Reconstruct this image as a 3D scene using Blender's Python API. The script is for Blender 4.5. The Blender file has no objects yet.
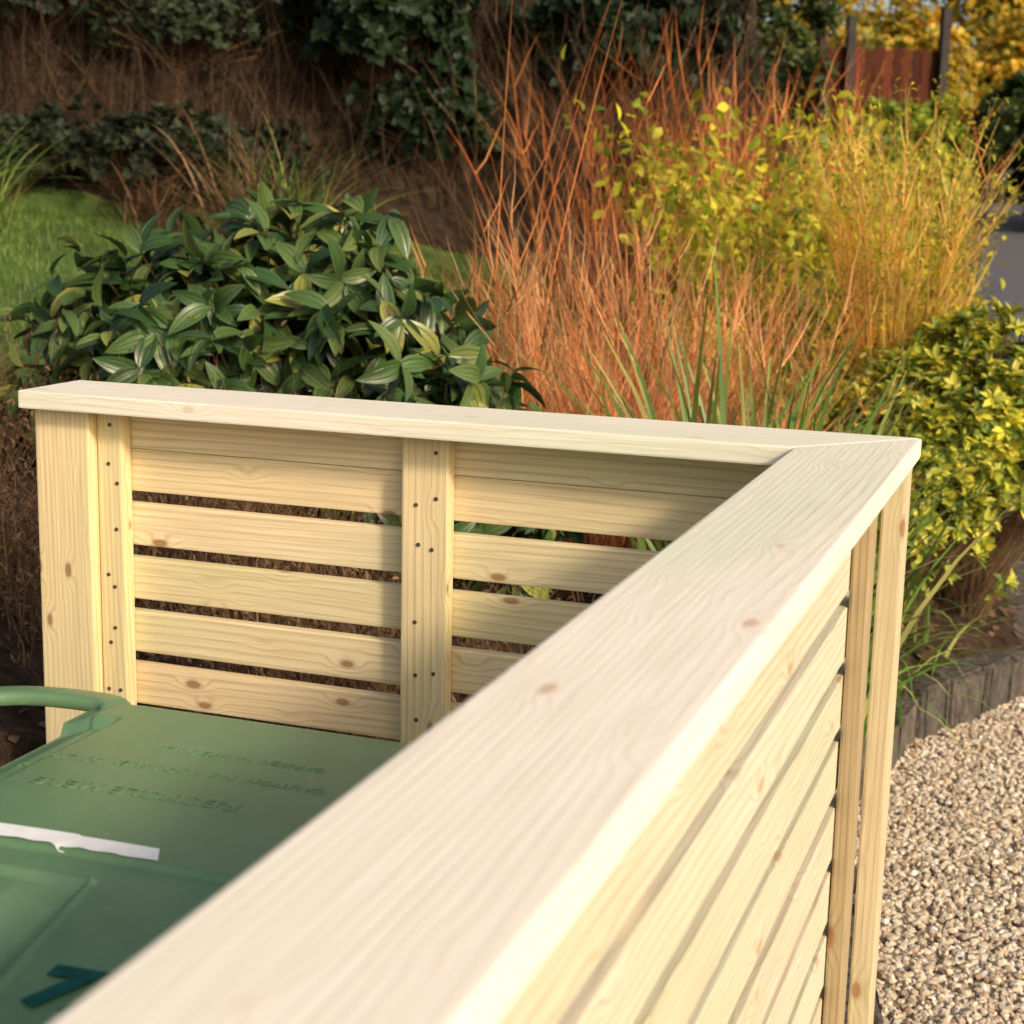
import bpy, bmesh, math
import numpy as np
from mathutils import Vector, Matrix
rng=np.random.default_rng(7)
scene=bpy.context.scene
COL=scene.collection
PI=math.pi
# ------------------------------------------------------------------ node helpers
def newmat(name):
    m=bpy.data.materials.new(name); m.use_nodes=True
    nt=m.node_tree; nt.nodes.clear()
    out=nt.nodes.new('ShaderNodeOutputMaterial')
    return m,nt,out
def N(nt,t,**k):
    n=nt.nodes.new(t)
    for a,b in k.items(): setattr(n,a,b)
    return n
def L(nt,a,b): nt.links.new(a,b)
def val(nt,sock,v):
    if isinstance(v,(int,float,tuple,list)): sock.default_value=v
    else: nt.links.new(v,sock)
def mth(nt,op,a,b=None,c=None):
    n=N(nt,'ShaderNodeMath',operation=op)
    val(nt,n.inputs[0],a)
    if b is not None: val(nt,n.inputs[1],b)
    if c is not None: val(nt,n.inputs[2],c)
    return n.outputs[0]
def ramp(nt,fac,stops,interp='LINEAR'):
    r=N(nt,'ShaderNodeValToRGB'); r.color_ramp.interpolation=interp
    e=r.color_ramp.elements
    while len(e)<len(stops): e.new(0.5)
    for i,(p,c) in enumerate(stops):
        e[i].position=p; e[i].color=(c[0],c[1],c[2],1)
    L(nt,fac,r.inputs[0]); return r.outputs[0]
def noise(nt,vec,scale,detail=2,rough=.5):
    n=N(nt,'ShaderNodeTexNoise'); n.inputs['Scale'].default_value=scale
    n.inputs['Detail'].default_value=detail; n.inputs['Roughness'].default_value=rough
    if vec is not None: L(nt,vec,n.inputs['Vector'])
    return n.outputs['Fac']
def mixc(nt,fac,a,b,mode='MIX'):
    n=N(nt,'ShaderNodeMix',data_type='RGBA',blend_type=mode)
    val(nt,n.inputs[0],fac)
    for s,v in ((n.inputs[6],a),(n.inputs[7],b)):
        if isinstance(v,(tuple,list)): s.default_value=(v[0],v[1],v[2],1)
        else: L(nt,v,s)
    return n.outputs[2]
def bump(nt,h,strength,dist):
    b=N(nt,'ShaderNodeBump'); b.inputs['Strength'].default_value=strength
    b.inputs['Distance'].default_value=dist; L(nt,h,b.inputs['Height']); return b.outputs[0]
def prin(nt,out,col,rough,nrm=None,spec=.5):
    p=N(nt,'ShaderNodeBsdfPrincipled'); val(nt,p.inputs['Base Color'],col if not isinstance(col,tuple) else (*col,1))
    val(nt,p.inputs['Roughness'],rough); p.inputs['Specular IOR Level'].default_value=spec
    if nrm is not None: L(nt,nrm,p.inputs['Normal'])
    if out is not None: L(nt,p.outputs[0],out.inputs[0])
    return p
def leafmat(name,cols,rough=.5,trans=.25,vein=False,nscale=3.0,dark=.55,spec=.4):
    m,nt,out=newmat(name)
    g=N(nt,'ShaderNodeNewGeometry'); r=g.outputs['Random Per Island']
    k=len(cols); col=ramp(nt,r,[(i/(k-1) if k>1 else 0,c) for i,c in enumerate(cols)])
    nz=noise(nt,g.outputs['Position'],nscale,2)
    f=ramp(nt,nz,[(.35,(dark,)*3),(.65,(1.15,)*3)])
    col=mixc(nt,1.0,col,f,'MULTIPLY')
    nrm=None
    if vein:
        uv=N(nt,'ShaderNodeUVMap'); s=N(nt,'ShaderNodeSeparateXYZ'); L(nt,uv.outputs[0],s.inputs[0])
        u=mth(nt,'ABSOLUTE',s.outputs[0])
        a=mth(nt,'ABSOLUTE',mth(nt,'SUBTRACT',u,.48))
        d=mth(nt,'MINIMUM',a,u)
        v=mth(nt,'SMOOTH_MIN',mth(nt,'MULTIPLY',d,14.0),1.0,.2)
        col=mixc(nt,v,mixc(nt,.35,col,(.12,.17,.06)),col)
        nrm=bump(nt,v,.7,.004)
    p=prin(nt,None,col,rough,nrm,spec)
    t=N(nt,'ShaderNodeBsdfTranslucent'); L(nt,col,t.inputs[0])
    mx=N(nt,'ShaderNodeMixShader'); mx.inputs[0].default_value=trans
    L(nt,p.outputs[0],mx.inputs[1]); L(nt,t.outputs[0],mx.inputs[2]); L(nt,mx.outputs[0],out.inputs[0])
    return m
def wood(name,axis,light=(.84,.71,.49),dark=(.68,.50,.28),seed=0.0,kn_s=.85,kc=(.28,.13,.055),knr=1.0,gr=1.0,kd=1.0):
    m,nt,out=newmat(name)
    tc=N(nt,'ShaderNodeTexCoord'); s=N(nt,'ShaderNodeSeparateXYZ'); L(nt,tc.outputs['Object'],s.inputs[0])
    g=N(nt,'ShaderNodeNewGeometry'); rnd=g.outputs['Random Per Island']
    o=[0,1,2]; o.remove(axis)
    off=mth(nt,'MULTIPLY_ADD',rnd,23.7,seed)
    A=mth(nt,'ADD',s.outputs[axis],off); B=mth(nt,'ADD',s.outputs[o[0]],mth(nt,'MULTIPLY',off,.31)); C=s.outputs[o[1]]
    def vec(a,b,c):
        n=N(nt,'ShaderNodeCombineXYZ'); L(nt,mth(nt,'MULTIPLY',A,a),n.inputs[0]); L(nt,mth(nt,'MULTIPLY',B,b),n.inputs[1]); L(nt,mth(nt,'MULTIPLY',C,c),n.inputs[2]); return n.outputs[0]
    vo=N(nt,'ShaderNodeTexVoronoi',feature='F1'); vo.inputs['Scale'].default_value=1; L(nt,vec(7.0*kd,15*kd,15*kd),vo.inputs['Vector'])
    d=vo.outputs['Distance']
    mr=N(nt,'ShaderNodeMapRange',interpolation_type='SMOOTHSTEP'); L(nt,d,mr.inputs[0]); mr.inputs[1].default_value=0;mr.inputs[2].default_value=.4;mr.inputs[3].default_value=1;mr.inputs[4].default_value=0
    n1=noise(nt,vec(.6,5,5),1,1.0)
    ring=mth(nt,'ADD',mth(nt,'MULTIPLY',mth(nt,'ADD',B,mth(nt,'MULTIPLY',C,.8)),100),mth(nt,'MULTIPLY',n1,9))
    ring=mth(nt,'MULTIPLY_ADD',mr.outputs[0],1.6,ring)
    fr=mth(nt,'FRACT',ring)
    k=ramp(nt,fr,[(0,(.0,)*3),(.55,(.12,)*3),(.88,(1,)*3),(1,(.0,)*3)])
    fib=noise(nt,vec(7,330,330),1,3,.6)
    big=noise(nt,vec(1.3,5,5),1,2)
    kk=mth(nt,'MULTIPLY',k,mth(nt,'MULTIPLY_ADD',big,1.3*gr,0.0))
    col=mixc(nt,kk,light,dark)
    fb=ramp(nt,fib,[(.35,(1.04,1.04,1.04)),(.6,(.90,.885,.86)),(.75,(.80,.77,.72))])
    col=mixc(nt,min(gr,1.0),col,fb,'MULTIPLY')
    tint=ramp(nt,noise(nt,vec(.8,3,3),2.0,1),[(.35,(.90,.95,.87)),(.65,(1.02,1.0,.98))])
    col=mixc(nt,1.0,col,tint,'MULTIPLY')
    tone=ramp(nt,rnd,[(0,(.86,.83,.77)),(.35,(1,.98,.93)),(.7,(1,1,1)),(1,(.90,.93,.86))])
    col=mixc(nt,1.0,col,tone,'MULTIPLY')
    kn=ramp(nt,d,[(.0,(1,1,1)),(.09*knr,(.95,.95,.95)),(.115*knr,(.3,.3,.3)),(.17*knr,(.0,.0,.0))])
    col=mixc(nt,mth(nt,'MULTIPLY',kn,kn_s),col,kc)
    prin(nt,out,col,.66,bump(nt,mth(nt,'ADD',fib,mth(nt,'MULTIPLY',k,.6)),.3,.0009),.25)
    return m
# ------------------------------------------------------------------ mesh helpers
class Acc:
    def __init__(s): s.V=[];s.F=[];s.M=[];s.U=[];s.n=0
    def add(s,V,F,mat=0,uv=None):
        V=np.asarray(V,float).reshape(-1,3); F=np.asarray(F,int)
        s.V.append(V); s.F.append(F+s.n); s.M.append(np.full(len(F),mat)); s.n+=len(V)
        s.U.append(np.zeros((len(V),2)) if uv is None else np.asarray(uv,float).reshape(-1,2))
    def build(s,name,mats,smooth=True,uv=False):
        V=np.concatenate(s.V); me=bpy.data.meshes.new(name)
        lv=np.concatenate([f.ravel() for f in s.F]); tot=np.concatenate([np.full(len(f),f.shape[1]) for f in s.F])
        st=np.concatenate([[0],np.cumsum(tot)[:-1]])
        me.vertices.add(len(V)); me.vertices.foreach_set('co',V.ravel())
        me.loops.add(len(lv)); me.loops.foreach_set('vertex_index',lv.astype(np.int32))
        me.polygons.add(len(tot)); me.polygons.foreach_set('loop_start',st.astype(np.int32))
        me.polygons.foreach_set('material_index',np.concatenate(s.M).astype(np.int32))
        me.polygons.foreach_set('use_smooth',np.full(len(tot),smooth))
        if uv:
            l=me.uv_layers.new(name='UVMap'); U=np.concatenate(s.U)
            l.data.foreach_set('uv',U[lv].ravel())
        me.update(calc_edges=True); me.validate()
        for m in mats: me.materials.append(m)
        ob=bpy.data.objects.new(name,me); COL.objects.link(ob); return ob
def tag(ob,label,cat,kind=None,group=None):
    ob['label']=label; ob['category']=cat
    if kind: ob['kind']=kind
    if group: ob['group']=group
    return ob
def nrmz(a): return a/np.maximum(np.linalg.norm(a,axis=-1,keepdims=True),1e-9)
def frames(d,n):
    y=nrmz(d); x=nrmz(np.cross(y,n)); z=np.cross(x,y)
    return np.stack([x,y,z],-1)
def inst(acc,TV,TF,pos,R,sc,mat=0,uv=None):
    TV=np.asarray(TV,float); TF=np.asarray(TF,int); n=len(pos); m=len(TV)
    if n==0: return
    sc=np.asarray(sc,float)
    if sc.ndim==1: sc=sc[:,None]*np.ones(3)
    P=TV[None]*sc[:,None,:]
    V=np.einsum('nij,nmj->nmi',R,P)+pos[:,None,:]
    F=(TF[None]+(np.arange(n)*m)[:,None,None]).reshape(-1,TF.shape[1])
    acc.add(V,F,mat,None if uv is None else np.tile(uv,(n,1)))
def bigleaf():
    t=[0,.12,.3,.5,.7,.87,1]; w=[.04,.58,.94,1,.80,.43,.02]
    V=[];U=[];F=[]
    for a,b in zip(t,w):
        for sx in (-1,-.5,0,.5,1):
            V.append((sx*b*.5,a,abs(sx)*b*.09-.36*a*a+ (0.02 if abs(sx)==.5 else 0)*b)); U.append((sx,a))
    for i in range(len(t)-1):
        for j in range(4):
            k=i*5+j; F.append((k,k+1,k+6,k+5))
    return np.array(V),np.array(F),np.array(U)
BL=bigleaf()
SL=(np.array([(0,0,0),(-.38,.3,.07),(-.42,.62,.04),(0,1,-.12),(.42,.62,.04),(.38,.3,.07),(0,.45,-.02)]),np.array([(0,6,1),(1,6,2),(2,6,3),(0,5,6),(5,4,6),(4,3,6)]))
def ribbons(acc,base,phi,lean,grow,length,width,segs=5,mat=0,tube=False,wig=0.0,taper=.9):
    n=len(base); P=np.zeros((n,segs+1,3)); P[:,0]=base
    ph=phi.copy()
    for i in range(segs):
        th=lean+grow*((i+.5)/segs)**1.5
        if wig: ph=ph+rng.normal(0,wig,n); th=th+rng.normal(0,wig*.25,n)
        st=(length/segs)[:,None]*np.stack([np.sin(th)*np.cos(ph),np.sin(th)*np.sin(ph),np.cos(th)],-1)
        P[:,i+1]=P[:,i]+st
    tt=np.linspace(0,1,segs+1); w=width[:,None]*(1-taper*tt[None]**1.6)
    if tube:
        k=3; V=np.zeros((n,segs+1,k,3))
        D=nrmz(np.gradient(P,axis=1))
        h=np.tile(np.array([.31,.87,.2]),(n,segs+1,1)); X=nrmz(np.cross(D,h)); Y=np.cross(D,X)
        for j in range(k):
            a=2*PI*j/k
            V[:,:,j]=P+(X*math.cos(a)+Y*math.sin(a))*w[...,None]*.5
    else:
        k=2; V=np.zeros((n,segs+1,2,3))
        tw=phi+PI/2+rng.normal(0,.5,n)
        s=np.stack([np.cos(tw),np.sin(tw),rng.normal(0,.15,n)],-1)
        V[:,:,0]=P-s[:,None]*w[...,None]*.5; V[:,:,1]=P+s[:,None]*w[...,None]*.5
    F=[]
    for i in range(segs):
        for j in range(k if tube else 1):
            a=i*k+j; b=i*k+(j+1)%k; F.append((a,b,b+k,a+k))
    F=np.array(F); m=(segs+1)*k
    F=(F[None]+(np.arange(n)*m)[:,None,None]).reshape(-1,4)
    acc.add(V.reshape(-1,3),F,mat)
    return P
def U(a,b,n): return rng.uniform(a,b,n)
def boxbm(bm,x0,x1,y0,y1,z0,z1,bev=.003,mat=0):
    return prismbm(bm,[(x0,y0),(x1,y0),(x1,y1),(x0,y1)],z0,z1,bev,mat)
def prismbm(bm,poly,z0,z1,bev=.003,mat=0):
    t=bmesh.new(); a=[t.verts.new((x,y,z0)) for x,y in poly]; b=[t.verts.new((x,y,z1)) for x,y in poly]
    n=len(poly); t.faces.new(a[::-1]); t.faces.new(b)
    for i in range(n): t.faces.new((a[i],a[(i+1)%n],b[(i+1)%n],b[i]))
    if bev: bmesh.ops.bevel(t,geom=t.edges[:],offset=bev,segments=2,affect='EDGES',profile=.6)
    for f in t.faces: f.material_index=mat
    me=bpy.data.meshes.new('tmp'); t.to_mesh(me); t.free(); bm.from_mesh(me); bpy.data.meshes.remove(me)
def bmobj(bm,name,mats,parent=None,smooth=False):
    me=bpy.data.meshes.new(name); bm.to_mesh(me); bm.free()
    for m in mats: me.materials.append(m)
    if smooth: me.shade_smooth()
    ob=bpy.data.objects.new(name,me); COL.objects.link(ob)
    if parent: ob.parent=parent
    return ob
# ------------------------------------------------------------------ frames: store axes are turned 19.5 deg
YAW=math.radians(-19.5); cy,sy=math.cos(YAW),math.sin(YAW)
def S2W(X,Y): return (cy*X-sy*Y, sy*X+cy*Y)
def W2S(x,y): return (cy*x+sy*y, -sy*x+cy*y)
# ------------------------------------------------------------------ terrain
RB=[S2W(-.2,2.34),(.85,4.3),(1.28,5.07),(1.86,5.66),(2.6,8.5),(3.6,13),(5.3,20),(9,32),(20,60)]
POLY=[S2W(-30,1.7),S2W(-1.64,1.7),S2W(-1.64,2.34)]+RB+[(-60,60)]
def segdist(x,y,pts):
    d=np.full(np.shape(x),1e9)
    for (ax,ay),(bx,by) in zip(pts[:-1],pts[1:]):
        vx,vy=bx-ax,by-ay; t=np.clip(((x-ax)*vx+(y-ay)*vy)/(vx*vx+vy*vy),0,1)
        d=np.minimum(d,np.hypot(x-ax-t*vx,y-ay-t*vy))
    return d
def inpoly(x,y,pts):
    c=np.zeros(np.shape(x),bool); n=len(pts)
    for i in range(n):
        ax,ay=pts[i]; bx,by=pts[(i+1)%n]
        if ay==by: continue
        k=((ay>y)!=(by>y))&(x<(bx-ax)*(y-ay)/(by-ay)+ax); c^=k
    return c
def rise(y): return np.clip(.09*(np.asarray(y,float)-8),0,2.1)
def bedz(x,y):
    x=np.asarray(x,float); y=np.asarray(y,float)
    d=segdist(x,y,RB); e=np.exp(-d/3)
    bank=1.05*np.clip(y-9.4,0,3.2)*np.clip((2.3-x)/1.8,0,1)
    return .14+1.61*(1-e)+rise(y)*e+bank+.025*np.sin(x*3.1+y*1.7)+.02*np.sin(x*7.3-y*5.1)
def grid(name,xs,ys,zf,mat):
    X,Y=np.meshgrid(xs,ys); Z=zf(X,Y); a=Acc(); nx=len(xs)
    i=np.arange(len(ys)-1)[:,None]*nx+np.arange(nx-1)[None]; i=i.ravel()
    a.add(np.stack([X,Y,Z],-1),np.stack([i,i+1,i+nx+1,i+nx],-1)); return a.build(name,[mat])
def soilmat():
    m,nt,out=newmat('soil'); tc=N(nt,'ShaderNodeNewGeometry'); P=tc.outputs['Position']
    n=noise(nt,P,18,6,.7); c=ramp(nt,n,[(.3,(.014,.009,.006)),(.55,(.05,.032,.02)),(.75,(.11,.07,.04))])
    prin(nt,out,c,.95,bump(nt,n,.8,.04),.1); return m
def gravelmat():
    m,nt,out=newmat('gravel'); g=N(nt,'ShaderNodeNewGeometry')
    v=N(nt,'ShaderNodeTexVoronoi'); v.inputs['Scale'].default_value=55; L(nt,g.outputs['Position'],v.inputs['Vector'])
    s=N(nt,'ShaderNodeSeparateXYZ'); L(nt,v.outputs['Color'],s.inputs[0])
    c=ramp(nt,s.outputs[0],[(0,(.27,.21,.15)),(.5,(.39,.32,.24)),(1,(.5,.45,.37))])
    k=ramp(nt,v.outputs['Distance'],[(.0,(1,1,1)),(.6,(.6,.6,.6))])
    prin(nt,out,mixc(nt,1,c,k,'MULTIPLY'),.8,bump(nt,v.outputs['Distance'],.7,-.02)); return m
M_soil=soilmat(); M_grav=gravelmat()
def gz(x,y): return rise(y)+0*x
gr=grid('gravel_ground',np.concatenate([[-400],np.linspace(-40,60,26),[400]]),np.concatenate([[-60,0,4],np.linspace(8,32,13),[60,400]]),gz,M_grav)
tag(gr,'pale pea gravel ground around the bin store','ground','structure')
def bz(x,y): return np.where(inpoly(x,y,POLY),bedz(x,y),rise(y)-.35)
b1=grid('planting_bed_terrain',np.arange(-5.2,4.4,.07),np.arange(1.6,14.3,.07),bz,M_soil)
tag(b1,'dark soil planting bed rising to a bank','ground','structure')
def bz2(x,y): return np.where(inpoly(x,y,POLY),bedz(x,y)-.02,rise(y)-.5)
b2=grid('hill_terrain',np.concatenate([np.arange(-60,-5,3.0),np.arange(-5.1,8,.5),np.arange(8,40,2.0)]),np.concatenate([np.arange(14.15,34,.5),np.arange(34,62,2.0)]),bz2,M_soil)
tag(b2,'soil hillside behind the garden','ground','structure')
b3=grid('side_terrain',np.linspace(-40,-5.15,40),np.linspace(3,14.3,30),bz2,M_soil)
tag(b3,'soil slope beside the lawn','ground','structure')
def lawnmat():
    m,nt,out=newmat('lawn'); g=N(nt,'ShaderNodeNewGeometry'); n=noise(nt,g.outputs['Position'],9,5,.7)
    c=ramp(nt,n,[(.3,(.03,.055,.012)),(.6,(.08,.13,.03))]); prin(nt,out,c,.9,bump(nt,n,.6,.03),.2); return m
def lz(x,y): return bedz(x,y)+.012
lw=grid('lawn',np.arange(-7,.5,.14),np.arange(4.9,9.6,.14),lz,lawnmat()); tag(lw,'green garden lawn sloping up to the bank','lawn','structure')
ng=32000; gx=U(-4.2,.45,ng); gy=4.9+4.6*rng.random(ng)**.8
a=Acc(); ribbons(a,np.stack([gx,gy,bedz(gx,gy)],-1),U(0,6.28,ng),U(.05,.5,ng),U(.2,.9,ng),U(.035,.08,ng),U(.004,.007,ng),segs=2)
M_lawnb=leafmat('lawn_blade',[(.07,.14,.022),(.13,.23,.035),(.22,.26,.06)],.6,.3,nscale=1.3,dark=.6)
o=a.build('lawn_grass',[M_lawnb]); tag(o,'short green grass blades on the lawn','grass','stuff')
def asph():
    m,nt,out=newmat('asphalt'); g=N(nt,'ShaderNodeNewGeometry'); n=noise(nt,g.outputs['Position'],60,4,.8)
    c=ramp(nt,n,[(.3,(.06,.06,.07)),(.7,(.13,.128,.14))]); prin(nt,out,c,.75); return m
a=Acc(); lx=[(2.75,9.0,7.0),(3.05,10.5,7.5),(3.75,13.5,9.5),(4.5,16.8,11),(5.4,20.2,12.5),(7.2,26,15),(9.1,32,19),(20.5,60,40)]
V=[];F=[]
for i,(x0,y,x1) in enumerate(lx): V+= [(x0,y,float(rise(y))+.012),(x1,y,float(rise(y))+.012)]
for i in range(len(lx)-1): F.append((2*i,2*i+1,2*i+3,2*i+2))
a.add(V,F); o=a.build('road',[asph()],False); tag(o,'grey asphalt driveway climbing between the gardens','road','structure')
# ------------------------------------------------------------------ gravel pebbles
M_peb,nt,out=newmat('pebbles'); g=N(nt,'ShaderNodeNewGeometry')
c=ramp(nt,g.outputs['Random Per Island'],[(0,(.23,.16,.11)),(.15,(.40,.29,.19)),(.3,(.36,.32,.27)),(.55,(.58,.47,.33)),(.8,(.64,.56,.43)),(.92,(.52,.48,.42)),(1,(.80,.76,.69))])
c=mixc(nt,mth(nt,'MULTIPLY',noise(nt,g.outputs['Position'],90,3),.4),c,(.38,.29,.19))
prin(nt,out,c,.65)
t=bmesh.new(); bmesh.ops.create_icosphere(t,subdivisions=1,radius=.5); IV=np.array([v.co[:] for v in t.verts]); IF=np.array([[v.index for v in f.verts] for f in t.faces]); t.free()
npb=80000; px=U(.4,2.6,npb); py=U(1.9,6.6,npb)
sx,sY=W2S(px,py)
k=(~inpoly(px,py,POLY))&((sx>-.21)|(sY>2.3))&(px<.36*py+.2)&(px>.17*py); px=px[k];py=py[k]; n=len(px)
R=frames(rng.normal(size=(n,3))*[1,1,.35],rng.normal(size=(n,3))*.5+[0,0,1])
sz=U(.012,.026,n)[:,None]*np.stack([U(.8,1.2,n),U(.8,1.35,n),U(.45,.75,n)],-1)
a=Acc()
for q in range(4):
    JV=IV+rng.normal(0,.07,IV.shape); s=slice(q,None,4)
    inst(a,JV,IF,np.stack([px,py,U(.0,.012,n)],-1)[s],R[s],sz[s])
o=a.build('gravel_stones',[M_peb],False); tag(o,'loose cream, brown and grey gravel stones','gravel','stuff')
# ------------------------------------------------------------------ edging
def edgemat():
    m,nt,out=newmat('weathered_edging'); g=N(nt,'ShaderNodeNewGeometry'); mp=N(nt,'ShaderNodeMapping'); mp.inputs['Scale'].default_value=(30,30,14); L(nt,g.outputs['Position'],mp.inputs[0])
    n=noise(nt,mp.outputs[0],1,5,.7)
    c=ramp(nt,n,[(.3,(.04,.034,.03)),(.7,(.19,.165,.145))]); c2=ramp(nt,g.outputs['Random Per Island'],[(0,(.7,.7,.7)),(1,(1.15,1.1,1.05))])
    prin(nt,out,mixc(nt,1,c,c2,'MULTIPLY'),.9,bump(nt,n,.9,.03),.2); return m
bm=bmesh.new()
pts=RB[0:5]
for (ax,ay),(bx,by) in zip(pts[:-1],pts[1:]):
    Ls=math.hypot(bx-ax,by-ay); nn=max(1,int(Ls/.2)); ang=math.atan2(by-ay,bx-ax)
    for i in range(nn):
        s=(i+.5)/nn; x=ax+(bx-ax)*s; y=ay+(by-ay)*s; hh=.168+rng.uniform(-.02,.014); w=Ls/nn*.497
        t=bmesh.new()
        prismbm(t,[(w*math.copysign(abs(math.cos(q))**.25,math.cos(q)),.06*math.copysign(abs(math.sin(q))**.25,math.sin(q))) for q in np.linspace(0,2*PI,19)[:-1]],-.05,hh,.012)
        for v in t.verts: v.co+=Vector(rng.normal(0,.004,3))
        bmesh.ops.rotate(t,verts=t.verts,matrix=Matrix.Rotation(ang+rng.uniform(-.05,.05),3,'Z')); bmesh.ops.rotate(t,verts=t.verts,matrix=Matrix.Rotation(rng.uniform(-.04,.04),3,'X'))
        bmesh.ops.translate(t,verts=t.verts,vec=(x+rng.uniform(-.008,.008),y+rng.uniform(-.008,.008),float(rise(y))))
        me=bpy.data.meshes.new('t'); t.to_mesh(me); t.free(); bm.from_mesh(me); bpy.data.meshes.remove(me)
o=bmobj(bm,'garden_edging',[edgemat()],smooth=False); tag(o,'weathered grey-brown block edging along the gravel bed','edging')
# ------------------------------------------------------------------ bin store
PK=(.55,.35,.22)
WX=wood('pine_along_x',0,light=(.85,.715,.475),dark=(.65,.46,.24),seed=3.1,gr=1.0,knr=1.05,kd=1.15); WY=wood('pine_along_y',1,light=(.83,.785,.695),dark=(.70,.62,.50),seed=8.3,kn_s=.75,kc=PK,knr=.8,gr=.8); WZ=wood('pine_along_z',2,light=(.85,.69,.43),dark=(.66,.45,.21),seed=1.7,knr=1.05,kd=1.3)
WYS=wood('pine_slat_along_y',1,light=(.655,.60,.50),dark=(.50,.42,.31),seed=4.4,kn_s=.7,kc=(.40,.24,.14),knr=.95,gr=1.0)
WXP=wood('cap_along_x',0,light=(.83,.785,.695),dark=(.70,.62,.50),seed=5.5,kn_s=.5,kc=PK,knr=.7,gr=.8)
WZ2=wood('shade_toned_batten',2,light=(.38,.305,.185),dark=(.26,.19,.10),seed=6.7)  # same pine, with the shade on the batten's face put into its colour
WZ3=wood('shade_toned_corner_post',2,light=(.56,.48,.33),dark=(.41,.32,.19),seed=9.7)  # shade at the corner painted into the wood, lighter than the batten beside it
M_screw,nt,out=newmat('screw_steel'); p=prin(nt,out,(.12,.095,.07),.5); p.inputs['Metallic'].default_value=.5
BX,BY=-.9,1.2
store=bpy.data.objects.new('bin_store',None); COL.objects.link(store); store.location=(*S2W(BX,BY),0); store.rotation_euler=(0,0,YAW)
tag(store,'pale new pine slatted bin store with capped rails','bin store')
def sb(bm,x0,x1,y0,y1,z0,z1,bev=.003,mat=0): boxbm(bm,x0-BX,x1-BX,y0-BY,y1-BY,z0,z1,bev,mat)
def spr(bm,poly,z0,z1,bev=.003): prismbm(bm,[(x-BX,y-BY) for x,y in poly],z0,z1,bev)
Y0=-.15
bm=bmesh.new(); spr(bm,[(-1.57,2.12),(-.3605,2.12),(-.2145,2.285),(-1.57,2.285)],1.372,1.40,.003); bmobj(bm,'top_rail',[WXP],store)
bm=bmesh.new(); spr(bm,[(-.36,Y0),(-.214,Y0),(-.214,2.2846),(-.36,2.1196)],1.372,1.40,.003); bmobj(bm,'top_rail',[WY],store)
def screws(bm,x,y,z,axis='y'):
    t=bmesh.new(); bmesh.ops.create_cone(t,segments=10,radius1=.0034,radius2=.003,depth=.002,cap_ends=True)
    bmesh.ops.rotate(t,verts=t.verts,matrix=Matrix.Rotation(PI/2,3,'X' if axis=='y' else 'Y')); bmesh.ops.translate(t,verts=t.verts,vec=(x-BX,y-BY,z))
    for f in t.faces: f.material_index=1
    me=bpy.data.meshes.new('t'); t.to_mesh(me); t.free(); bm.from_mesh(me); bpy.data.meshes.remove(me)
tops=[1.221-.088*i for i in range(13)]
bm=bmesh.new()
sb(bm,-1.455,-.27,2.2,2.22,1.3095,1.3705,.001); sb(bm,-1.455,-.27,2.2005,2.22,1.241,1.3085,.002)
for z in tops: sb(bm,-1.455,-.27,2.2+rng.uniform(-.0015,.0015),2.22,z-.068,z,.003)
bmobj(bm,'slat_panel',[WX],store)
bm=bmesh.new()
sb(bm,-.283,-.265,Y0+.05,2.196,1.311,1.3705,.0015); sb(bm,-.283,-.263,Y0+.05,2.196,1.242,1.3095,.0015)
for z in tops: sb(bm,-.283,-.263+rng.uniform(-.0012,.0012),Y0+.05,2.196,z-.0685,z,.0015)
bmobj(bm,'slat_panel',[WYS],store)
def post(x0,x1,y0,y1,scr=None,name='post',mat=None):
    bm=bmesh.new(); sb(bm,x0,x1,y0,y1,0,1.3715,.004)
    if scr:
        i=0
        for z in [1.345,1.275]+[t-.034 for t in tops]:
            i+=1
            xx=scr[i%2]
            screws(bm,xx+rng.uniform(-.006,.006),y0-.0005,z+rng.uniform(-.015,.015))
            if rng.random()<.5: screws(bm,scr[(i+1)%2]+rng.uniform(-.006,.006),y0-.0005,z+rng.uniform(-.02,.02))
    return bmobj(bm,name,[mat or WZ,M_screw],store)
post(-1.562,-1.4635,2.15,2.24)
post(-1.462,-1.417,2.17,2.199,(-1.446,-1.432),'batten')
post(-.942,-.868,2.172,2.198,(-.920,-.888),'batten')
post(-.2555,-.2225,2.2225,2.272,None,'post',WZ3)
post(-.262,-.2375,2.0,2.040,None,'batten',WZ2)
post(-.329,-.2845,1.0,1.08,None,'batten')
post(-.36,-.2845,Y0+.02,Y0+.1)
# ------------------------------------------------------------------ wheelie bin
def binmat():
    m,nt,out=newmat('green_bin_plastic'); tc=N(nt,'ShaderNodeTexCoord'); P=tc.outputs['Object']
    n=noise(nt,P,5,5,.65); f=noise(nt,P,220,2)
    c=ramp(nt,n,[(.3,(.105,.205,.095)),(.55,(.135,.25,.12)),(.8,(.18,.295,.16))])
    c=mixc(nt,ramp(nt,noise(nt,P,46,3,.7),[(.60,(0,0,0)),(.78,(.35,.35,.35))]),c,(.32,.37,.27))
    prin(nt,out,c,mth(nt,'MULTIPLY_ADD',n,.22,.28),bump(nt,f,.12,.001),.6); return m
M_bin=binmat()
M_blk,nt,out=newmat('black_rubber'); prin(nt,out,(.02,.02,.02),.7)
M_wh,nt,out=newmat('white_tape'); g=N(nt,'ShaderNodeTexCoord'); prin(nt,out,ramp(nt,noise(nt,g.outputs['Object'],60,3),[(.3,(.85,.84,.80)),(.6,(.93,.92,.89))]),.5)
M_teal,nt,out=newmat('teal_paint'); g=N(nt,'ShaderNodeTexCoord'); prin(nt,out,ramp(nt,noise(nt,g.outputs['Object'],70,3),[(.35,(.003,.06,.05)),(.65,(.008,.10,.08))]),.6,None,.2)
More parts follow.
